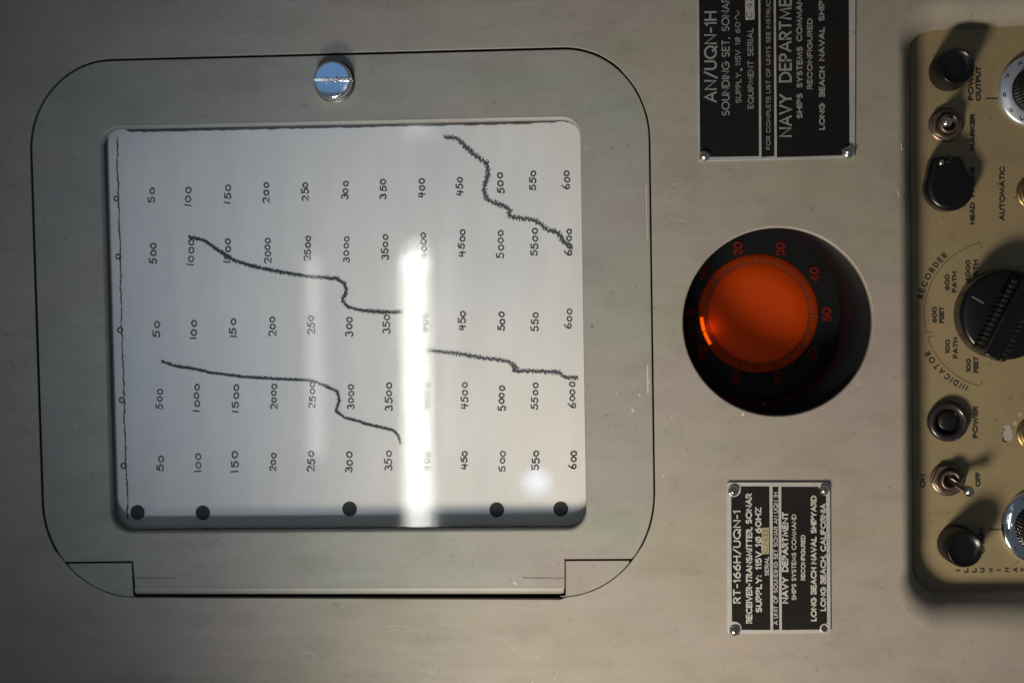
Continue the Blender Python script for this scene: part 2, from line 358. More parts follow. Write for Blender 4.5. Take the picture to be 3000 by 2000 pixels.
# ================================================================== CABINET PANEL (the setting)
outl = [(94, 440)] + earc((94, 440), (90, 184), (325, 179)) + earc((1650, 145), (1899, 138), (1901, 410)) + earc((1915, 1440), (1919, 1746), (1640, 1746)) + earc((400, 1747), (135, 1748), (128, 1470))
outlP = ccw(Wl(outl))
def gap_w(p):                              # joint width round the door, wider at the left, top and along the hinge
    if p[1] < -690: return -(9 if -1080 < p[0] < 130 else 2.2)
    if p[1] < -620: return -2.6
    if p[0] > 330: return -4.5
    return -6.5
hole_door = offs(outlP, lambda p: gap_w(p)+random.uniform(-0.5, 0.5))
# densify the long hinge side so its gap steps cleanly
dial_c = W(2277.6, 942.4); dial_r = 272.0
ZS = -104.0
rec_in = rquad([W(2657, 93, ZS), W(3700, 40, ZS), W(3700, 1722, ZS), W(2670, 1728, ZS)], [80, 60, 60, 85], 14)
def lip_w(p): return 0
ri = ccw(rec_in)
c_in = W(2657+400, 900)
def expand(p, t):
    # lip reach: 45 at the left, 75 above, 95 below
    x, y = p
    fx = min(1, max(0, (W(2745, 900).x-x)/90)); nb = 1 if y < -500 else 0
    return p
def lip_d(t):
    def f(p):
        yb = W(2700, 1640, ZS).y; yt = W(2700, 180, ZS).y
        if p[1] < yb: m = min(1, (yb-p[1])/90); return -(44+(100-44)*m)*t
        if p[1] > yt: m = min(1, (p[1]-yt)/90); return -(44+(78-44)*m)*t
        return -44*t
    return f
NL = 10
lip = []
for k in range(NL+1):
    t = k/NL; q = offs(ri, lip_d(t)) if k else ri
    lip.append([(x, y, ZS*(1-math.sqrt(max(0, 1-(1-t)**2)))) for x, y in q])
rec_out = [(x, y) for x, y, z in lip[-1]]
panel = MB()
PE = [(-2300, -1700), (2600, -1700), (2600, 1700), (-2300, 1700)]
holeD = ccw(hole_door); holeC = circ(dial_c, dial_r, 96)
panel.fill([PE, offs(holeD, -2), offs(holeC, -5), rec_out], 0)
for h, c in ((holeD, 2.0), (ccw(holeC), 5.0)):
    ls = []
    for k in range(4):
        a = pi/2*k/3; q = offs(h, -c*(1-sin(a))) if k < 3 else h
        ls.append([(x, y, -c*(1-cos(a))) for x, y in q])
    panel.loops(ls, True, True, True); panel.loops([[(x, y, -c) for x, y in h], [(x, y, -26) for x, y in h]], True, True, True)
panel.loops(lip, True, True, False)
panel.loops([[(x, y, ZS) for x, y in ri], [(x, y, ZS-6) for x, y in ri]], True, True, True)
pn = panel.build('cabinet_panel', P_PANEL)
tag(pn, 'grey enamelled front panel of the sounding set', None, 'structure')
bk = MB().box(-2400, 2700, -1800, 1800, -420, -400).build('cabinet_interior', BLACK); tag(bk, 'dark inside of the cabinet behind the panel', None, 'structure')
# paint flecks, nicks and rubbed marks on the panel
fl = MB()
for x, y, r in ((1855, 1203, 6), (1853, 1198, 4), (1970, 1103, 5), (1968, 1222, 4), (2176, 1214, 8), (1969, 1102, 4), (1942, 1394, 4), (2016, 1268, 3), (1574, 1922, 3), (1626, 1985, 4), (1560, 1998, 5), (2515, 1125, 4), (222, 1246, 3), (1900, 1145, 3)):
    fl.disc(W(x, y), r*0.6, 0.12, 9, 0.35)
for a, b in (((2640, 420), (2642, 440)), ((2630, 560), (2634, 575)), ((1555, 1275), (1561, 1282))): fl.ribbon([W(*a), W(*b)], 3, 0.14)
fl.build('paint_fleck', SCRATCH, pn)
dk = MB()
for x, y, r in ((1735, 955, 6), (2015, 640, 3), (2550, 740, 3), (146, 228, 3), (1988, 361, 2.5), (33, 1060, 2), (2598, 470, 3), (2240, 1180, 2), (2555, 1873, 3)):
    dk.disc(W(x, y), r*0.6, 0.12, 8, 0.3)
dk.ribbon([W(12, 978), W(40, 979)], 2.2, 0.13); dk.ribbon([W(14, 1062), W(30, 1058), W(40, 1075)], 1.6, 0.13)
dk.build('dirt_nick', SCR2, pn)
hair = MB(); rs = random.Random(3)
for i in range(60):
    x, y = rs.uniform(0, 2600), rs.choice((rs.uniform(10, 130), rs.uniform(1790, 1990), rs.uniform(10, 1990))); 
    if 70 < x < 1930 and 120 < y < 1770: x = rs.uniform(1930, 1960); y = rs.uniform(500, 640)
    if 1900 < x < 2560 and (y < 500 or 650 < y < 1240 or 1390 < y < 1880): continue
    L = rs.uniform(12, 90); a = rs.gauss(0.0, 0.35); q = [W(x+L*t*cos(a), y+L*t*sin(a)+3*sin(3*t+i)) for t in (0, .25, .5, .75, 1)]
    hair.ribbon(q, rs.uniform(0.6, 1.3), 0.10+0.002*i)
tag(hair.build('fine_scratches', mat('hairline_scratch', (0.34, 0.325, 0.29), 0.45), pn), None, None, 'stuff')
dust = MB()
for i in range(150):
    x, y = rs.uniform(0, 2620), rs.uniform(0, 2000)
    if 80 < x < 1925 and 130 < y < 1755: continue
    if 1900 < x < 2560 and (y < 500 or 650 < y < 1240 or 1390 < y < 1880): continue
    dust.disc(W(x, y), rs.uniform(0.5, 1.5), 0.3, 7, 0.3)
tag(dust.build('dust_specks', SCRATCH, pn), None, None, 'stuff')
# small dents ring near the lower edge
dr = MB(); c0 = W(903, 1925); dr.ribbon([(c0.x+17*cos(t/8), c0.y+17*sin(t/8)) for t in range(-6, 38)], 1.6, 0.12); dr.build('ring_mark', mat('rubbed_mark', (0.33, 0.30, 0.27), 0.4), pn)

# ================================================================== RECORDER DOOR
win = [W(288, 372), W(1705, 342), W(1724, 1553), W(321, 1562)]
winP = rquad(win, [62, 60, 62, 66], 12)
door_o = W(1000, 950)
door = thing('recorder_door', 'grey framed door around the recorder window, hinged along its lower edge', 'door', door_o)
br = earc((1915, 1440), (1919, 1746), (1640, 1746), 40); bl = earc((400, 1747), (135, 1748), (128, 1470), 40)
brk = [p for p in br if p[1] < 1634]; blk = [p for p in bl if p[1] < 1643]
xbr = min(p[0] for p in br if p[1] < 1640); xbl = max(p[0] for p in bl if p[1] < 1650)
dpts = earc((94, 440), (90, 184), (325, 179)) + earc((1650, 145), (1899, 138), (1901, 410)) + brk + [(xbr-1, 1636), (1654, 1637), (1654, 1724), (396, 1724), (389, 1643), (xbl-4, 1645)] + blk
MB().slab(Wl(dpts), [[(p[0], p[1]) for p in winP]], 0, 27, 2.2).build('door_frame', P_DOOR, door)
# raised chamfer lip round the window
wp = ccw(winP)
lipm = MB(); ls = []
for k in range(6):
    a = pi/2*k/5; ls.append([(x, y, 0.6-8*(1-cos(a))) for x, y in offs(wp, -3+9*sin(a))])
lipm.loops(ls, True, True, True)
lipm.loops([[(x, y, -7.4) for x, y in offs(wp, 6)], [(x, y, -28) for x, y in offs(wp, 6)]], True, True, True)
lipm.build('window_bezel', P_DOOR, door)
# rounded hinge barrel
hb = MB(); a = W(398, 1722, -9); b = W(1652, 1721, -9)
n = 14; rings = []
for t in (0, 1):
    p = a.lerp(b, t); rings.append([(p.x, p.y+3-22*sin(pi/2*i/n), 0.5-20*(1-cos(pi/2*i/n))) for i in range(n+1)])
hb.loops(rings, True, False, True); hb.build('hinge_barrel', P_DOOR, door)
# gasket
g_out = offs(wp, -20)
def gk(p):
    base = 4
    if p[0] < -1150: base = -12
    elif p[1] > 545: base = 10-6*min(1, max(0, (p[0]-60)/140))
    elif p[0] > 190: base = 3
    return base+random.uniform(-1.6, 1.6)
dens = []
for i in range(len(wp)):
    p, q = wp[i], wp[(i+1) % len(wp)]; m = max(1, int(math.hypot(q[0]-p[0], q[1]-p[1])/14))
    dens += [(p[0]+(q[0]-p[0])*j/m, p[1]+(q[1]-p[1])*j/m) for j in range(m)]
MB().slab(offs(dens, -20), [offs(dens, gk)], -31, 46, 1.5, 2).build('rubber_gasket', RUBBER, door)
gz = MB().slab(offs(wp, -14), [], -28.5, 2.0, 0.3, 1); gq = [(x, y, -30.5) for x, y in offs(wp, -14)]
gz.add(gq, [tuple(range(len(gq)))[::-1]]); gl = gz.build('window_pane', GLASS, door)
sc = MB()
for pts in (((1131, 885), (1160, 945), (1190, 1030)), ((1112, 802), (1140, 795), (1168, 792)), ((1175, 870), (1180, 915), (1178, 935)), ((1140, 900), (1150, 930))):
    sc.ribbon([W(x, y, -28) for x, y in pts], 0.9, -28.3)
sc.build('glass_scratch', mat('fine_scratch', (0.5, 0.5, 0.5), 0.5), door)
# pencil-like scratches beside the hinge
hs = MB()
for x0, x1, y in ((396, 515, 1691), (1532, 1650, 1691)):
    for r in range(2): hs.ribbon([W(x0+(x1-x0)*i/14, y+random.uniform(-1.4, 1.4)+r*2, 0) for i in range(15)], 1.4, 0.15+0.05*r)
for x, y in ((272, 1388),): hs.disc(W(x, y), 2.6, 0.15, 8, 0.3)
hs.build('dark_scratch', SCR2, door)
ff = MB()
for x, y, r in ((943, 1592, 3), (255, 1354, 2), (221, 1246, 3.4), (1805, 1152, 4), (1873, 1157, 5), (1853, 1200, 6), (1855, 1247, 2.5), (1900, 1120, 5), (1717, 432, 3), (1850, 1395, 3), (1510, 1708, 4)):
    ff.disc(W(x, y), r*0.62, 0.16, 9, 0.35)
ff.ribbon([W(1504, 1703), W(1510, 1711), W(1514, 1712)], 3, 0.17)
ff.ribbon([W(1897, 1070), W(1898, 1150)], 3.0, 0.18); ff.ribbon([W(1893, 540), W(1896, 700)], 1.6, 0.18)
ff.build('paint_fleck', SCRATCH, door)
# big slotted latch screw
def screw(parent, c, r, z0, h, slot, ang, m, dome=0.35, name='screw', n=26, face=0.72, low=1.0):
    mb = MB(); ca, sa = cos(ang), sin(ang)
    prof = [(low, 0), (low, 0.2), (1.0, 0.55*(1-dome)), (0.97, 1-dome), (0.9, 1-dome*face*0.9)]+[(q, 1-dome*(q*q)*face) for q in ((0.86, 0.6) if face < 0.3 else (0.75, 0.55))]+[(q, 1-dome*(q*q)*face) for q in (0.45, 0.35, 0.15, 0.0)]
    for sg in (1, -1):
        ls = []
        for rr, zz in prof:
            l = []
            for i in range(n+1):
                t = pi*i/n; x = rr*r*cos(t); y = max(rr*r*sin(t), slot/2)*sg
                if rr*r < slot/2: x = max(-rr*r, min(rr*r, x))
                l.append((c[0]+x*ca-y*sa, c[1]+x*sa+y*ca, z0+h*zz))
            ls.append(l)
        mb.loops(ls, True, False, sg > 0)
        mb.add([(c[0]+x*ca-sg*slot/2*sa, c[1]+x*sa+sg*slot/2*ca, z) for x in (-r*0.995, r*0.995) for z in (z0+h*0.35, z0+h*(1-dome*0.45))], [(0, 1, 3, 2)], False)
    mb.add([(c[0]+x*ca-y*sa, c[1]+x*sa+y*ca, z0+h*0.4) for x, y in ((-r, -slot/2), (r, -slot/2), (r, slot/2), (-r, slot/2))], [(0, 1, 2, 3)], False)
    return mb.build(name, m, parent)
sk = W(981, 241, 0)
ls_ = screw(door, sk, 57, 0.2, 48, 9, 0.0, CHROME, 0.16, 'latch_screw', 40, 0.10, 0.93); tag(ls_, 'large chrome slotted screw on the upper frame')
wr = MB().lathe(sk, [(61, 0.1), (60, 2.5), (57, 2.8)], 48); wr.build('washer', OLDNUT, door)
# hinge blocks at the lower corners
hr = [p for p in br if p[1] > 1642]; hl = [p for p in bl if p[1] > 1652]
for nm, pts, lab in (('right', [(1657, 1642), (max(p[0] for p in hr), 1641)]+hr+[(1657, 1746)], 'wedge shaped hinge block at the lower right corner of the recorder door'),
                     ('left', [(391, 1747)]+hl+[(min(p[0] for p in hl)-3, 1650), (386, 1648)], 'wedge shaped hinge block at the lower left corner of the recorder door')):
    P = Wl(pts); c = sum((Vector((q.x, q.y, 0)) for q in P), Vector())/len(P)
    o = MB().slab(P, [], 1.0, 26, 1.4).build('hinge_block', P_DOOR, None, c); tag(o, lab, 'hinge', None, 'hinge blocks of the recorder door')

# ================================================================== CHART PAPER
ZP = -70.0
paper = thing('chart_paper', 'pale chart paper with handwritten depths and black sounding traces behind the window', 'chart', W(1000, 950, ZP))
L0 = W(330, 900, ZP); x_c = L0.x
pm = MB(); cols = []
def paper_z(x):
    d = x_c-x
    return ZP if d <= 0 else ZP-(40-math.sqrt(max(0, 40*40-min(d, 39)**2)))
xs = [x_c-39.5, x_c-37, x_c-33, x_c-28, x_c-22, x_c-15, x_c-8, x_c]+[x_c+(1470)*i/6 for i in range(1, 7)]
yt, yb = 690, -660
pm.loops([[(x, y, paper_z(x)) for x in xs] for y in (yt, yb)], True, False, False)
pm.build('paper_sheet', PAPER, paper)
ZI = ZP+0.25
rows = [
 (['0', '50', '100', '150', '200', '250', '300', '350', '400', '450', '500', '550', '600'], [(267, 455), (348, 450), (432, 450), (521, 446), (611, 443), (701, 440), (793, 437), (880, 434), (967, 431), (1056, 427), (1149, 420), (1223, 414), (1300, 414)]),
 (['0', '500', '1000', '1500', '2000', '2500', '3000', '3500', '4000', '4500', '5000', '5500', '6000'], [(269, 588), (350, 582), (437, 580), (522, 576), (614, 575), (706, 570), (795, 572), (884, 568), (972, 564), (1060, 558), (1150, 560), (1228, 556), (1306, 556)]),
 (['0', '50', '100', '150', '200', '250', '300', '350', '400', '450', '500', '550', '600'], [(275, 757), (360, 756), (444, 757), (535, 754), (625, 750), (714, 746), (802, 750), (887, 745), (975, 741), (1062, 737), (1152, 738), (1228, 739), (1306, 732)]),
 (['0', '500', '1000', '1500', '2000', '2500', '3000', '3500', '4000', '4500', '5000', '5500', '6000'], [(278, 918), (365, 916), (450, 912), (541, 914), (629, 909), (717, 907), (805, 911), (893, 911), (980, 910), (1067, 909), (1152, 914), (1228, 909), (1314, 907)]),
 (['0', '50', '100', '150', '200', '250', '300', '350', '400', '450', '500', '550', '600'], [(283, 1069), (369, 1063), (454, 1061), (539, 1060), (627, 1060), (714, 1058), (801, 1060), (892, 1058), (980, 1058), (1066, 1056), (1153, 1058), (1230, 1057), (1316, 1055)])]
LEN = {1: 15, 2: 36, 3: 47, 4: 62}
for labs, pos in rows:
    for s_, (x, y) in zip(labs, pos):
        mb = MB(); h = LEN[len(s_)]/2*random.uniform(0.93, 1.07)
        a = D(x+random.uniform(-1, 1), y+h, ZP); b = D(x+random.uniform(-1, 1), y-h, ZP)
        text_run(mb, s_, (a.x, a.y), (b.x, b.y), 23*random.uniform(.94, 1.08), random.uniform(3.9, 4.6), ZI, font=HAND, jit=0.08, gap=.3)
        mb.v = [(x_, y_, paper_z(x_)+(z_-ZP)) for x_, y_, z_ in mb.v]; mb.build('handwritten_number', INKP, paper)
def resample(pts, step):
    out = []
    for (a, b) in zip(pts[:-1], pts[1:]):
        d = math.hypot(b[0]-a[0], b[1]-a[1]); n = max(1, int(d/step))
        out += [(a[0]+(b[0]-a[0])*i/n, a[1]+(b[1]-a[1])*i/n, (b[0]-a[0])/d, (b[1]-a[1])/d) for i in range(n)]
    return out
def trace(pts, disp, wd, amp, step, zadd, hatch=0.0):
    q = []
    P = [(D(x, y, ZP) if disp else W(x, y, ZP)) for x, y in pts]; P = [(p.x, p.y) for p in P]
    core = MB(); R = resample(P, step); sg = 1
    line = []
    for i, (x, y, dx, dy) in enumerate(R):
        j = random.uniform(-amp, amp)*0.5; line.append((x-dy*j, y+dx*j))
    core.ribbon(line, lambda t: wd*random.uniform(.6, 1.3), ZI+zadd)
    if hatch > 0:
        for i, (x, y, dx, dy) in enumerate(resample(P, hatch)):
            a = amp*random.uniform(.7, 1.5); sk_ = random.uniform(-.2, 1.0)*a
            core.ribbon([(x-dy*a-dx*sk_, y+dx*a-dy*sk_), (x+dy*a+dx*sk_, y-dx*a+dy*sk_)], random.uniform(2.0, 3.2), ZI+zadd+0.01+0.004*(i % 20))
    return core
z2 = lambda l: [(1000+x/2.352, 100+y/2.352) for x, y in l]
t1 = z2([(715, 710), (760, 712), (800, 722), (870, 790), (960, 865), (1000, 885), (1012, 960), (985, 1050), (990, 1110), (1010, 1145), (1080, 1170), (1130, 1190), (1165, 1210), (1150, 1248), (1200, 1265), (1330, 1280), (1390, 1320), (1420, 1350), (1490, 1365), (1530, 1430), (1600, 1478)])
trace(t1, False, 6.5, 6.2, 5, 0.15, 3.8).build('depth_trace', INKP2, paper)
trace([(435, 545), (465, 550), (510, 580), (535, 597), (575, 610), (640, 624), (700, 634), (775, 640), (792, 652), (796, 672), (785, 688), (800, 705), (830, 713), (870, 716), (925, 717)], True, 7.2, 4.8, 5, 0.3, 4.2).build('depth_trace', INKP, paper)
trace([(372, 830), (400, 840), (450, 847), (480, 855), (560, 865), (640, 870), (715, 873), (745, 885), (775, 899), (779, 920), (772, 943), (790, 958), (850, 975), (905, 988), (915, 1000), (920, 1022)], True, 6.8, 3.8, 5, 0.45, 5).build('depth_trace', INKP, paper)
trace([(980, 804), (1050, 812), (1110, 822), (1160, 828), (1187, 842), (1178, 851), (1220, 852), (1285, 855), (1295, 866), (1330, 868)], True, 5.0, 5.4, 5, 0.6, 4.4).build('depth_trace', INKP2, paper)
# the zero line follows the paper round its roller edge
def conform(mb):
    mb.v = [(x, y, paper_z(x)+(z-ZP)) for x, y, z in mb.v]; return mb
zl = []
zz = [(269, 315), (272, 455), (277, 600), (279, 750), (285, 900), (287, 1000), (292, 1130), (293, 1195)]
for a_, b_ in zip(zz[:-1], zz[1:]):
    n = int((b_[1]-a_[1])/5)
    for i in range(n): t = i/n; p = D(a_[0]+(b_[0]-a_[0])*t+random.uniform(-1.3, 1.3)+1.0*sin(i*0.37)*sin(i*0.11), a_[1]+(b_[1]-a_[1])*t, ZP); zl.append((p.x, p.y))
conform(MB().ribbon(zl, lambda t: random.uniform(2.2, 6.0), ZI+0.3)).build('zero_line', INKP2, paper)
for x, y in ((316, 1176), (466, 1177), (803, 1168), (1141, 1170), (1288, 1168)):
    MB().disc(D(x, y, ZP), 22.3, ZI+0.4, 40).build('black_dot', DOT, paper)

# ================================================================== NAMEPLATES
ZN = 7.0
def nameplate(quad, rad, border, label, group):
    P = Wl(quad, ZN); c = sum((Vector((p.x, p.y, 0)) for p in P), Vector())/4
    t = thing('nameplate', label, 'nameplate', (c.x, c.y, 0), group)
    MB().slab(rquad(P, rad, 5), [], ZN, ZN, 0.8, 2).build('metal_plate', ALU, t)
    return t
grp = 'engraved nameplates on the panel'
# upper plate
def y1(v): return v/3.137
def q1(x): return 2000+x/3.137
np1 = nameplate([(2037, -420), (2508, -432), (2505, 462), (2046, 473)], 4, 0, 'larger black nameplate running off the upper edge, reading AN/UQN-1H SOUNDING SET, SONAR', grp)
f1 = MB()
for x0, x1_ in ((2051, 2224), (2231, 2269), (2276, 2489)):
    def xl(x, y): return x+(472-y)*(-0.006)
    f1.fill([ccw([W(xl(x0, 461), 461, ZN), W(xl(x1_, 458), 460-(x1_-2050)*0.012, ZN), W(xl(x1_, -400)+1, -410, ZN), W(xl(x0, -400)-1, -400, ZN)])], ZN+0.35)
f1.build('black_field', PLATE, np1)
T = MB(); ZT = ZN+0.75
for txt, x, ya, yb_, cap, wt in (('AN/UQN-1H', 255, 945, 105, 37, 5.6), ('SOUNDING SET,', 395, 1067, 345, 23, 3.3), ('SONAR', 393, 290, -22, 23, 3.3), ('SUPPLY.', 512, 950, 655, 16, 2.5), ('115V', 508, 605, 462, 16, 2.5), ('1@ 60', 505, 418, 205, 15, 2.4),
    ('EQUIPMENT', 625, 1000, 560, 17, 2.7), ('SERIAL', 622, 520, 258, 17, 2.7), ('FOR COMPLETE LIST OF UNITS SEE INSTRUCTION', 787, 1375, -150, 12.5, 2.1),
    ('NAVY', 945, 1262, 865, 37, 6.0), ('DEPARTMENT', 943, 760, -215, 37, 6.0), ('SHIPS', 1074, 1092, 860, 17, 4.0), ('SYSTEMS', 1074, 810, 430, 17, 4.0), ('COMMAND', 1072, 385, -75, 17, 4.0),
    ('RECONFIGURED', 1168, 822, 170, 15.5, 3.4), ('LONG', 1280, 1195, 950, 17, 4.2), ('BEACH', 1280, 893, 615, 17, 4.2), ('NAVAL', 1278, 563, 250, 17, 4.2), ('SHIPYARD', 1276, 198, -260, 17, 4.2)):
    vtext(T, txt, q1(x), y1(ya), y1(yb_), cap, wt, ZT, ZN)
a = W(q1(500), y1(190), ZN); b = W(q1(500), y1(98), ZN); text_run(T, '~', (a.x, a.y), (b.x, b.y), 30, 2.4, ZT)
T.disc(W(2172, 204, ZN), 3.6, ZT+.1, 12)
T.build('etched_lettering', ETCH2, np1)
MB().slab([W(2184, 59, ZN), W(2210.5, 58, ZN), W(2209, -60, ZN), W(2182, -60, ZN)], [], ZN+1.2, 1.2, 0.3, 1).build('serial_patch', ALU, np1)
st = MB(); vtext(st, 'C', 2195, 54, 35, 18, 2.2, ZN+1.5, ZN); vtext(st, '435', 2195, 27, -30, 18, 2.2, ZN+1.5, ZN); st.build('stamped_number', mat('stamped_dark', (0.05, 0.04, 0.025), 0.4), np1)  # dark stamped digits on the serial patch
screw(np1, W(2064, 457, ZN), 16, ZN, 15, 4, 0.3, STEEL, 0.8, 'screw', 18)
screw(np1, W(2484, 446, ZN), 19, ZN, 15, 5, -0.25, STEEL, 0.8, 'screw', 18)
# lower plate
def q2(x): return 2060+x/2.904
def y2(v): return 1360+v/2.904
np2 = nameplate([(2129, 1412), (2432, 1412), (2434, 1853), (2131, 1855)], 9, 0, 'smaller black nameplate low beside the dial, reading RT-166H/UQN-1 RECEIVER-TRANSMITTER, SONAR', grp)
f2 = MB()
for k, (x0, x1_) in enumerate(((2143, 2257), (2263, 2283), (2288.5, 2423))):
    sh = 0.004
    pts = [(x0, 1425), (x1_-3, 1425), (x1_, 1843), (x0+2, 1844)]
    if k == 0:      # corner cut round the two left screws
        pts = [(2171, 1424), (x1_-3, 1424), (x1_, 1844), (2172, 1844)]+[(2153+20*cos(t)*1.0, 1842-22*sin(t)) for t in (0.35, 0.7, 1.05, 1.4)]+[(2144, 1819), (2142, 1455)]+[(2150+21*cos(t), 1433+22*sin(t)) for t in (1.5, 1.15, 0.8, 0.4)]
    if k == 2: pts = [(x0, 1425), (x1_-26, 1425), (x1_-22, 1440), (x1_-12, 1450), (x1_-3, 1452), (x1_, 1824), (x1_-16, 1828), (x1_-22, 1843), (x0+2, 1844)]
    f2.fill([ccw(Wl(pts, ZN))], ZN+0.35)
f2.build('black_field', PLATE, np2)
T = MB()
for txt, x, ya, yb_, cap, wt in (('RT-166H/UQN-1', 287, 1180, 390, 22.5, 4.2), ('RECEIVER-TRANSMITTER,', 391, 1350, 530, 18.5, 4.3), ('SONAR', 388, 505, 245, 18.5, 4.3), ('SUPPLY:', 473, 1258, 940, 18.5, 4.4), ('115V', 471, 895, 735, 18.5, 4.4), ('1@', 470, 702, 610, 18.5, 4.0), ('60HZ', 469, 585, 362, 18.5, 4.4),
    ('SERIAL', 541, 944, 782, 12, 2.4), ('A UNIT OF SOUNDING SET SONAR AN UQN 1H', 617, 1362, 235, 12.5, 2.3), ('NAVY', 697, 1182, 955, 18.5, 4.6), ('DEPARTMENT', 697, 912, 402, 18.5, 4.6),
    ('SHIPS SYSTEMS COMMAND', 772, 1153, 422, 13.5, 2.6), ('RECONFIGURED', 850, 985, 597, 13, 2.9), ('LONG BEACH NAVAL SHIPYARD', 940, 1332, 262, 17, 4.3), ('LONG BEACH, CALIFORNIA', 1021, 1245, 330, 16.5, 4.0)):
    vtext(T, txt, q2(x), y2(ya), y2(yb_), cap, wt, ZT, ZN)
T.build('etched_lettering', ETCH, np2)
MB().slab([W(2231.5, 1622, ZN), W(2253, 1621.5, ZN), W(2252.5, 1544, ZN), W(2231, 1545, ZN)], [], ZN+1.2, 1.2, 0.3, 1).build('serial_patch', GOLD, np2)
st = MB(); vtext(st, 'C/435', 2242, 1618, 1549, 15, 1.8, ZN+1.5, ZN); st.build('stamped_number', mat('stamped_dark', (0.10, 0.06, 0.03), 0.4), np2)  # dark brown stamped digits
screw(np2, W(2148, 1436, ZN), 16, ZN, 16, 4.5, 0.3, STEEL, 0.8, 'screw', 18)
screw(np2, W(2414, 1434, ZN), 15, ZN, 18, 4.5, -0.9, STEEL, 0.8, 'screw', 18)
screw(np2, W(2152, 1846, ZN), 16, ZN, 14, 4.5, -0.6, STEEL, 0.8, 'screw', 18)
hm = W(2416, 1839, ZN); MB().lathe((hm.x, hm.y), [(14, ZN+0.4), (13, ZN+1.6), (10, ZN+1.6), (9.5, ZN+0.5)], 24, cap=False).build('hole_rim', ALU, np2)
MB().disc(hm, 9.6, ZN+0.6, 20).build('empty_hole', BLACK, np2)

# ================================================================== DEPTH INDICATOR DIAL
ZD = -235.0
dc = W(2221, 918, ZD); ind = thing('depth_indicator', 'round black indicator well with a glowing orange disc and red numerals', 'dial', (dial_c.x, dial_c.y, ZD-20))
MB().lathe((dial_c.x, dial_c.y), [(330, -27), (330, -255)], 96, cap=False).loops([[(p[0], p[1], -255) for p in circ(dial_c, 331, 96)], [(p[0], p[1], -255) for p in circ(dial_c, 1, 96)]], False).build('housing', WELL, ind)
rc = W(2221, 918, -70)
MB().lathe((rc.x, rc.y), [(330, -34), (300, -46), (272, -66), (266, -80), (262, -231)], 96, cap=False).build('inner_bezel', WELL, ind)
MB().lathe((dc.x, dc.y), [(262, ZD-3), (182, ZD-2)], 72, cap=False).build('black_card', WELL, ind)
o = MB().lathe((dc.x, dc.y), [(152, ZD-1), (151, ZD), (100, ZD+1.2), (40, ZD+2)], 72).build('orange_disc', ORANGE, ind)
MB().lathe((dc.x, dc.y), [(181, ZD-2), (180, ZD), (153, ZD)], 72, cap=False).build('scale_ring', ORANGE2, ind)
cg = [(p[0], p[1]) for p in circ(dial_c, 300, 72)]

tk = MB()
for i in range(100):
    an = math.radians(178-3.6*i); r_in, r_out, wd = (152, 163, 2.6)
    if i % 10 == 0: r_in, r_out, wd = 150, 179, 4.0
    elif i % 5 == 0: r_in, r_out, wd = 151, 171, 3.4
    tk.ribbon([(dc.x+r_in*cos(an), dc.y+r_in*sin(an)), (dc.x+r_out*cos(an), dc.y+r_out*sin(an))], wd, ZD+0.8)
tk.build('tick_marks', DARKRED, ind)
for i in range(10):
    an = math.radians(178.3-36*i); cx, cy = dc.x+207*cos(an), dc.y+207*sin(an); s_ = str(i*10); mb = MB(); L = 22 if i else 10
    text_run(mb, s_, (cx, cy-L), (cx, cy+L), 28, 6.2, ZD+0.6); mb.build('numeral', REDN, ind)
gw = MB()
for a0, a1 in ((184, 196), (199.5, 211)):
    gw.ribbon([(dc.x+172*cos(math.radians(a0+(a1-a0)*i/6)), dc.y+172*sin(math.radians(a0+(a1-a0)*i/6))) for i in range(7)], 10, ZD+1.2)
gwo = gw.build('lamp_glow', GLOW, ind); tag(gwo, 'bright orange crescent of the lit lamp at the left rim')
l = bpy.data.lights.new('indicator_bulb', 'POINT'); l.energy = 0.0005; l.color = (1.0, 0.30, 0.03); l.shadow_soft_size = 8*U
lo = bpy.data.objects.new('indicator_bulb', l); COL.objects.link(lo); lo.parent = ind
pb = Vector((dc.x-150, dc.y-42, ZD+26)); lo.location = (pb-Vector(ind['_o']))*U

# ================================================================== CONTROL SUB-PANEL
ZSI = ZS+0.4
sub = MB().slab(offs(ccw(rec_in), -3), [], ZS, 12, 0.5, 1)
cp = thing('control_panel', 'recessed olive control panel with black printed captions at the right edge', 'control panel', W(2900, 900, ZS))
sub.build('panel_plate', P_SUB, cp)
def cap(txt, x, ya, yb_, c=16, wt=3.6, parent=cp, m=INKB, **kw):
    mb = MB(); vtext(mb, txt, x, ya, yb_, c, wt+0.7, ZSI, ZS, **kw); return mb.build('caption', m, parent)
cap('POWER', 2844, 295, 193, 16.5, 4.2); cap('OUTPUT', 2866, 297, 195, 16.5, 4.2)
cap('MARKER', 2848.5, 443, 334, 15.5, 4.6); cap('HEAD', 2848.5, 658, 593, 15.5, 4.2); cap('PHONE', 2848.5, 578, 488, 15.5, 4.2)
cap('AUTOMATIC', 2935.5, 647, 487, 16.5, 4.0)
cap('POWER', 2857, 1283, 1189, 16.5, 4.4); cap('ON', 2703, 1428, 1388, 16, 4.2); cap('OFF', 2865, 1425, 1382, 16, 4.4)
cap('CHART', 2877, 1622, 1542, 16, 4.2)
for i, chh in enumerate('ILLUMINATION'):
    x = 2806+24*i; y = 1670-i*0.3; wl = 14 if G[chh][0] > .3 else 4.6; cap(chh, x, y+wl/2, y-wl/2, 14.5, 4.0)
for t, x, a_, b_ in (('600', 2737.5, 946, 898), ('FEET', 2758.5, 947, 898), ('600', 2774.5, 851, 803), ('FATH', 2796, 857, 795), ('6000', 2835.5, 827, 761), ('FATH', 2858, 825, 761),
                     ('100', 2776, 1036, 994), ('FATH', 2799, 1050, 988), ('100', 2837, 1091, 1050), ('FEET', 2859, 1092, 1044)):
    cap(t, x, a_, b_, 15, 3.8)
ac = (2923.5, 921.0)
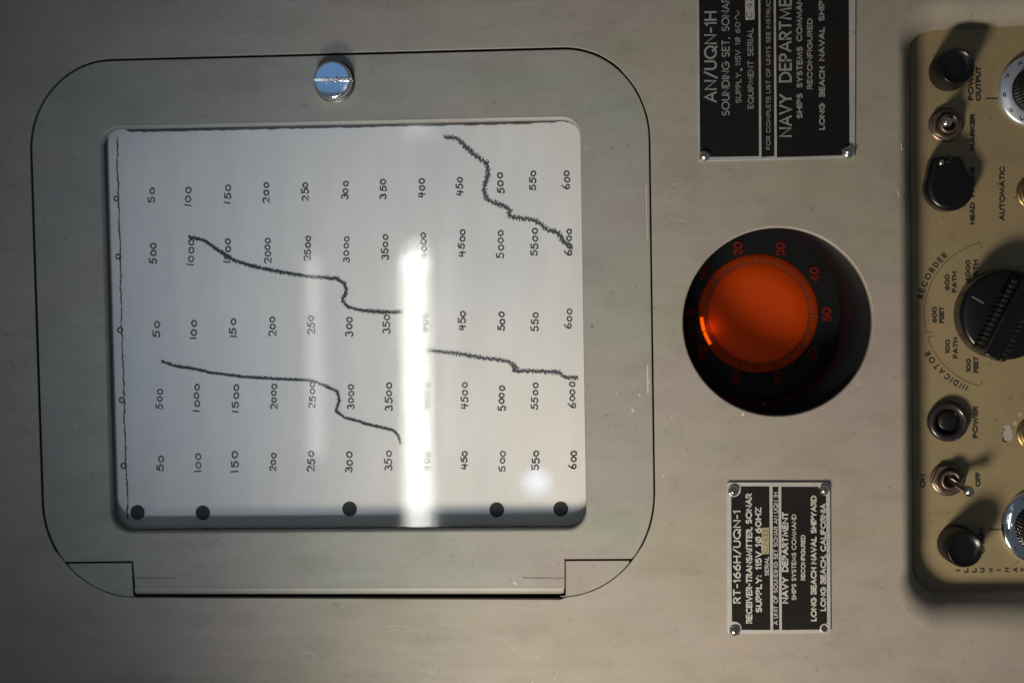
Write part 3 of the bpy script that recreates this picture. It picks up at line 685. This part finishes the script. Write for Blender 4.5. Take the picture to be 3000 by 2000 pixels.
def arcp(r, a): return W(ac[0]+r*cos(math.radians(a)), ac[1]-r*sin(math.radians(a)), ZS)
def curved(txt, a0, a1, r):
    lay, tot = layout(txt, G, .42); mb = MB(); k = 0
    for x, wd, stx in lay:
        th = a0+(a1-a0)*((x+wd/2)/tot); an = math.radians(th); c = arcp(r, th); out = Vector((cos(an), sin(an))); run = Vector((sin(an), -cos(an))); h = 14.5
        for pl in stx:
            k += 1; mb.ribbon([(c.x+run.x*(a-wd/2)*h+out.x*(b-.5)*h, c.y+run.y*(a-wd/2)*h+out.y*(b-.5)*h) for a, b in pl], 4.2, ZSI+0.02*(k % 5))
    mb.build('caption', INKB, cp)
curved('RECORDER', 168, 131, 233); curved('INDICATOR', 247, 208, 235)
ln = MB()
def arcline(a0, a1): return [arcp(216, a0+(a1-a0)*i/24) for i in range(25)]
A1 = arcline(104.5, 194.5); A2 = arcline(198.0, 256.5)
ln.ribbon([W(2875, 728, ZS)]+[W(2871, 710, ZS)]+[p for p in A1][1:], 2.2, ZSI)
ln.ribbon([A1[-1], W(2729, 972, ZS)], 2.2, ZSI+.05); ln.ribbon([W(2732, 984, ZS), A2[0]], 2.2, ZSI+.05)
ln.ribbon(A2[:-1]+[W(2873, 1129, ZS), W(2876, 1116, ZS)], 2.2, ZSI)
ln.build('arc_line', FINE, cp)
for a_, b_ in (((2889, 289), (2921, 289)), ((2899, 1550), (2930, 1550))): MB().ribbon([W(*a_, ZS), W(*b_, ZS)], 4.5, ZSI).build('index_mark', INKB, cp)
ch = MB(); ch.add([tuple(W(x, y, ZSI)) for x, y in ((2943, 1246), (2957, 1243), (2966, 1262), (2968, 1280), (2960, 1293), (2945, 1290), (2938, 1272))], [tuple(range(7))[::-1]])
ch.disc(W(2988, 1214, ZS), 6, ZSI, 9, .3); ch.disc(W(2973, 1240, ZS), 7, ZSI, 9, .3); ch.build('paint_chip', CHIPM, cp)
cf = MB(); cf.ribbon([W(2938, 1283, ZS), W(2939, 1291, ZS), W(2948, 1294, ZS)], 4, ZSI+.3); cf.disc(W(2941, 1258, ZS), 2.6, ZSI+.3, 8, .2); cf.disc(W(2937, 1269, ZS), 2.2, ZSI+.3, 8, .2)
cf.build('worn_print', INKB, cp); MB().disc(W(2972, 580, ZS), 2.5, ZSI+.3, 8, .2).build('dirt_nick', INKB, cp)
for pts in (((2755, 648), (2762, 658)), ((2795, 655), (2800, 660))):
    MB().ribbon([W(x, y, ZS) for x, y in pts], 3.5, ZSI).build('paint_fleck', CHIPM, cp)

# ------------------------------------------------------------------ knobs
def knurled_knob(px, py, label):
    c = W(px, py, ZS); t = thing('knurled_knob', label, 'knob', c, 'small black knurled knobs')
    nr = 60; rib = lambda th, i: (1.0*cos(nr*th) if 1 <= i <= 3 else 0)
    MB().lathe(c, [(56, ZS), (56, ZS+8), (54, ZS+55), (52.5, ZS+104), (50.5, ZS+110)], nr*4, rib, cap=False).build('knurled_skirt', BAKE2, t)
    MB().lathe(c, [(50.5, ZS+109.5), (49.5, ZS+115), (46, ZS+117), (45, ZS+114), (20, ZS+114.5)], 64).build('knob_cap', BAKE, t)
    return t
knurled_knob(2777, 212, 'black knurled knob in the upper corner of the control panel, by the output caption')
knurled_knob(2801, 1591, 'black knurled knob in the lower corner of the control panel, by the chart caption')
# selector
sc_ = W(2926, 921, ZS); sel = thing('selector_knob', 'large black pointer knob between the recorder and indicator range captions', 'knob', sc_)
MB().lathe(sc_, [(131, ZS), (131, ZS+70), (130, ZS+82), (126, ZS+90), (118, ZS+93), (60, ZS+95)], 96).build('skirt', BAKE, sel)
axd = Vector((-sin(math.radians(28)), -cos(math.radians(28)))); nd = Vector((-axd.y, axd.x))
def bar(l0, l1, w0, w1, z0, z1):
    mb = MB(); pt = lambda a, b: (sc_.x+axd.x*a+nd.x*b, sc_.y+axd.y*a+nd.y*b)
    mb.slab([pt(l0, -w0), pt(l1, -w1), pt(l1, w1), pt(l0, w0)], [], z1, z1-z0, 4, 3); return mb
bar(-100, 134, 27, 25, ZS+94, ZS+172).build('pointer_bar', BAKE, sel)
bar(-96, 128, 46, 42, ZS+94, ZS+140).build('pointer_shoulder', BAKE2, sel)
gr = MB()
for i in range(15):
    a_ = -88+i*15
    for sgn in (-1, 1):
        c = Vector((sc_.x+axd.x*a_+nd.x*sgn*36, sc_.y+axd.y*a_+nd.y*sgn*36)); q = [(c.x+axd.x*u*5.4+nd.x*v*9.2, c.y+axd.y*u*5.4+nd.y*v*9.2) for u, v in ((-1, -1), (1, -1), (1, 1), (-1, 1))]
        gr.slab(q, [], ZS+147, 52, 1.5, 2)
gr.build('grip_ribs', BAKE2, sel)
il = MB(); a_ = W(2848, 869, ZS+95); b_ = W(2881, 888, ZS+95); il.ribbon([a_, b_], 2.6, ZS+95.6); a_ = W(2979, 842, ZS+95); b_ = W(2983, 832, ZS+95); il.ribbon([a_, b_], 5, ZS+95.6); il.build('pale_skirt_line', WHL, sel)  # thin pale line and a short pale mark on the skirt
# numbered dials running off the right edge
def scale_knob(px, py, r, rin, label, m, nums, h0):
    c = W(px, py, ZS); t = thing('dial_knob', label, 'knob', c, 'metal skirted dials at the right edge')
    MB().lathe(c, [(r, ZS), (r, ZS+h0), (r-2, ZS+h0+5), (r-7, ZS+h0+7), (rin+14, ZS+h0+16), (rin+8, ZS+h0+16)], 96, cap=False).build('metal_skirt', m, t)
    nr = 44; rib = lambda th, i: 2.6*cos(nr*th)
    MB().lathe(c, [(rin+7, ZS+h0+14), (rin+5, ZS+h0+20), (rin+1, ZS+h0+80), (rin-3, ZS+h0+86)], nr*4, rib, cap=False).lathe(c, [(rin+1, ZS+h0+82), (rin-6, ZS+h0+90), (10, ZS+h0+91)], 64).build('fluted_grip', BAKE2, t)
    mb = MB()
    for s_, th in nums:
        an = math.radians(th); rr = (r+rin)/2+4; cc = Vector((c.x+rr*cos(an), c.y+rr*sin(an))); run = Vector((sin(an), -cos(an))); L = 7 if len(s_) == 1 else 13
        text_run(mb, s_, (cc.x-run.x*L, cc.y-run.y*L), (cc.x+run.x*L, cc.y+run.y*L), 16, 2.6, ZS+h0+12)
    mb.build('numerals', INKB, t); return t
scale_knob(3029, 268, 106, 62, 'satin metal dial numbered 6 to 10 at the upper right edge', DIALMET, [('6', 120), ('7', 153), ('8', 187), ('9', 218), ('10', 246)], 12)
scale_knob(3042, 1540, 110, 66, 'bright chrome dial at the lower right edge', CHROME, [('5', 120), ('4', 153), ('3', 187), ('2', 222), ('1', 250)], 12)
# toggles
def hexnut(c, r, z, h, rot=0.2): return [(c[0]+r*cos(rot+pi/3*i), c[1]+r*sin(rot+pi/3*i)) for i in range(6)]
def toggle(px, py, tip, label, m, rot=0.2, lev=True, grp='toggle switches on the control panel'):
    c = W(px, py, ZS); t = thing('toggle_switch', label, 'switch', c, grp)
    MB().lathe(c, [(51, ZS+0.3), (50, ZS+4), (40, ZS+4.5)], 40, cap=False).build('washer', m, t)
    MB().slab(hexnut(c, 49, 0, 0, rot), [circ(c, 31, 32)], ZS+22, 18, 4, 3).build('hex_nut', m, t)
    pf = [(30, ZS+4)]
    for i in range(7): pf += [(30, ZS+14+i*4), (28, ZS+16+i*4)]
    pf += [(29, ZS+46), (24, ZS+48), (21, ZS+46), (19, ZS+24), (3, ZS+22)]
    MB().lathe(c, pf, 40).build('threaded_bushing', m, t)
    if lev:
        p0 = Vector((c[0], c[1], ZS+26)); p1 = Vector(tip); mb = MB().cone(p0, p1, 7.5, 12, 24, False); mb.ball(p1, 16, 24, 14); mb.build('lever', STEEL, t)
    return t
toggle(2771, 366, W(2772, 358, ZS+118), 'toggle switch above the head phone cover, its ball lever pointing straight out', OLDNUT, 0.5)
toggle(2776, 1402, W(2838, 1438, ZS+92), 'toggle switch between the on and off captions, lever tilted to off', OLDNUT, 0.15)
toggle(3028, 562, W(3080, 562, ZS+90), 'brass nut of a switch cut by the right edge, beside the automatic caption', BRASS, 0.9)
toggle(3029, 1268, W(3080, 1268, ZS+90), 'brass nut of a switch cut by the right edge, beside a patch of chipped paint', BRASS, 0.9)
# power lamp
pc = W(2775, 1233, ZS); pl_ = thing('power_lamp', 'unlit round black lamp socket by the power caption', 'indicator lamp', pc)
MB().lathe(pc, [(60, ZS), (60, ZS+14), (57, ZS+22), (51, ZS+26), (44, ZS+25), (38, ZS+18), (35, ZS+2)], 64, cap=False).build('bezel', mat('black_lacquer', (0.02, 0.016, 0.018), 0.25), pl_)
MB().lathe(pc, [(36, ZS+1), (34, ZS+6), (20, ZS+10), (5, ZS+11)], 48).build('lens', mat('dark_lens', (0.006, 0.005, 0.005), 0.3), pl_)
# head phone jack cover
hc = W(2772, 556, ZS); hp = thing('jack_cover', 'black teardrop shaped cover over the head phone jack', 'cover', hc)
def tear(sc, zz):
    z5 = lambda x, y: W(2600+x/3.92, 300+y/3.92, zz)
    cc = z5(675, 985); pts = [(cc.x+70*sc*cos(math.radians(a)), cc.y+70*sc*sin(math.radians(a))) for a in range(158, 381, 8)]
    tops = [z5(840, 760), z5(825, 690), z5(790, 640), z5(500, 645), z5(450, 700)]
    return pts+[(cc.x+(p.x-cc.x)*sc, cc.y+(p.y-cc.y)*sc) for p in tops]
bse = ccw(tear(1.0, ZS)); MB().slab(bse, [], ZS+60, 60, 15, 6).build('cover_body', BAKE, hp)
pn_ = z5p = W(2600+620/3.92, 300+690/3.92, ZS+62)
MB().ball((pn_.x, pn_.y, ZS+60), 9, 18, 10, .8).build('hinge_pin', STEEL, hp)
p_ = W(2600+715/3.92, 300+665/3.92, ZS+62); MB().lathe((p_.x, p_.y), [(9, ZS+58), (9, ZS+66), (6, ZS+67), (5, ZS+62)], 20).build('hinge_eye', BAKE2, hp)

for o in bpy.data.objects:
    if '_o' in o.keys(): del o['_o']
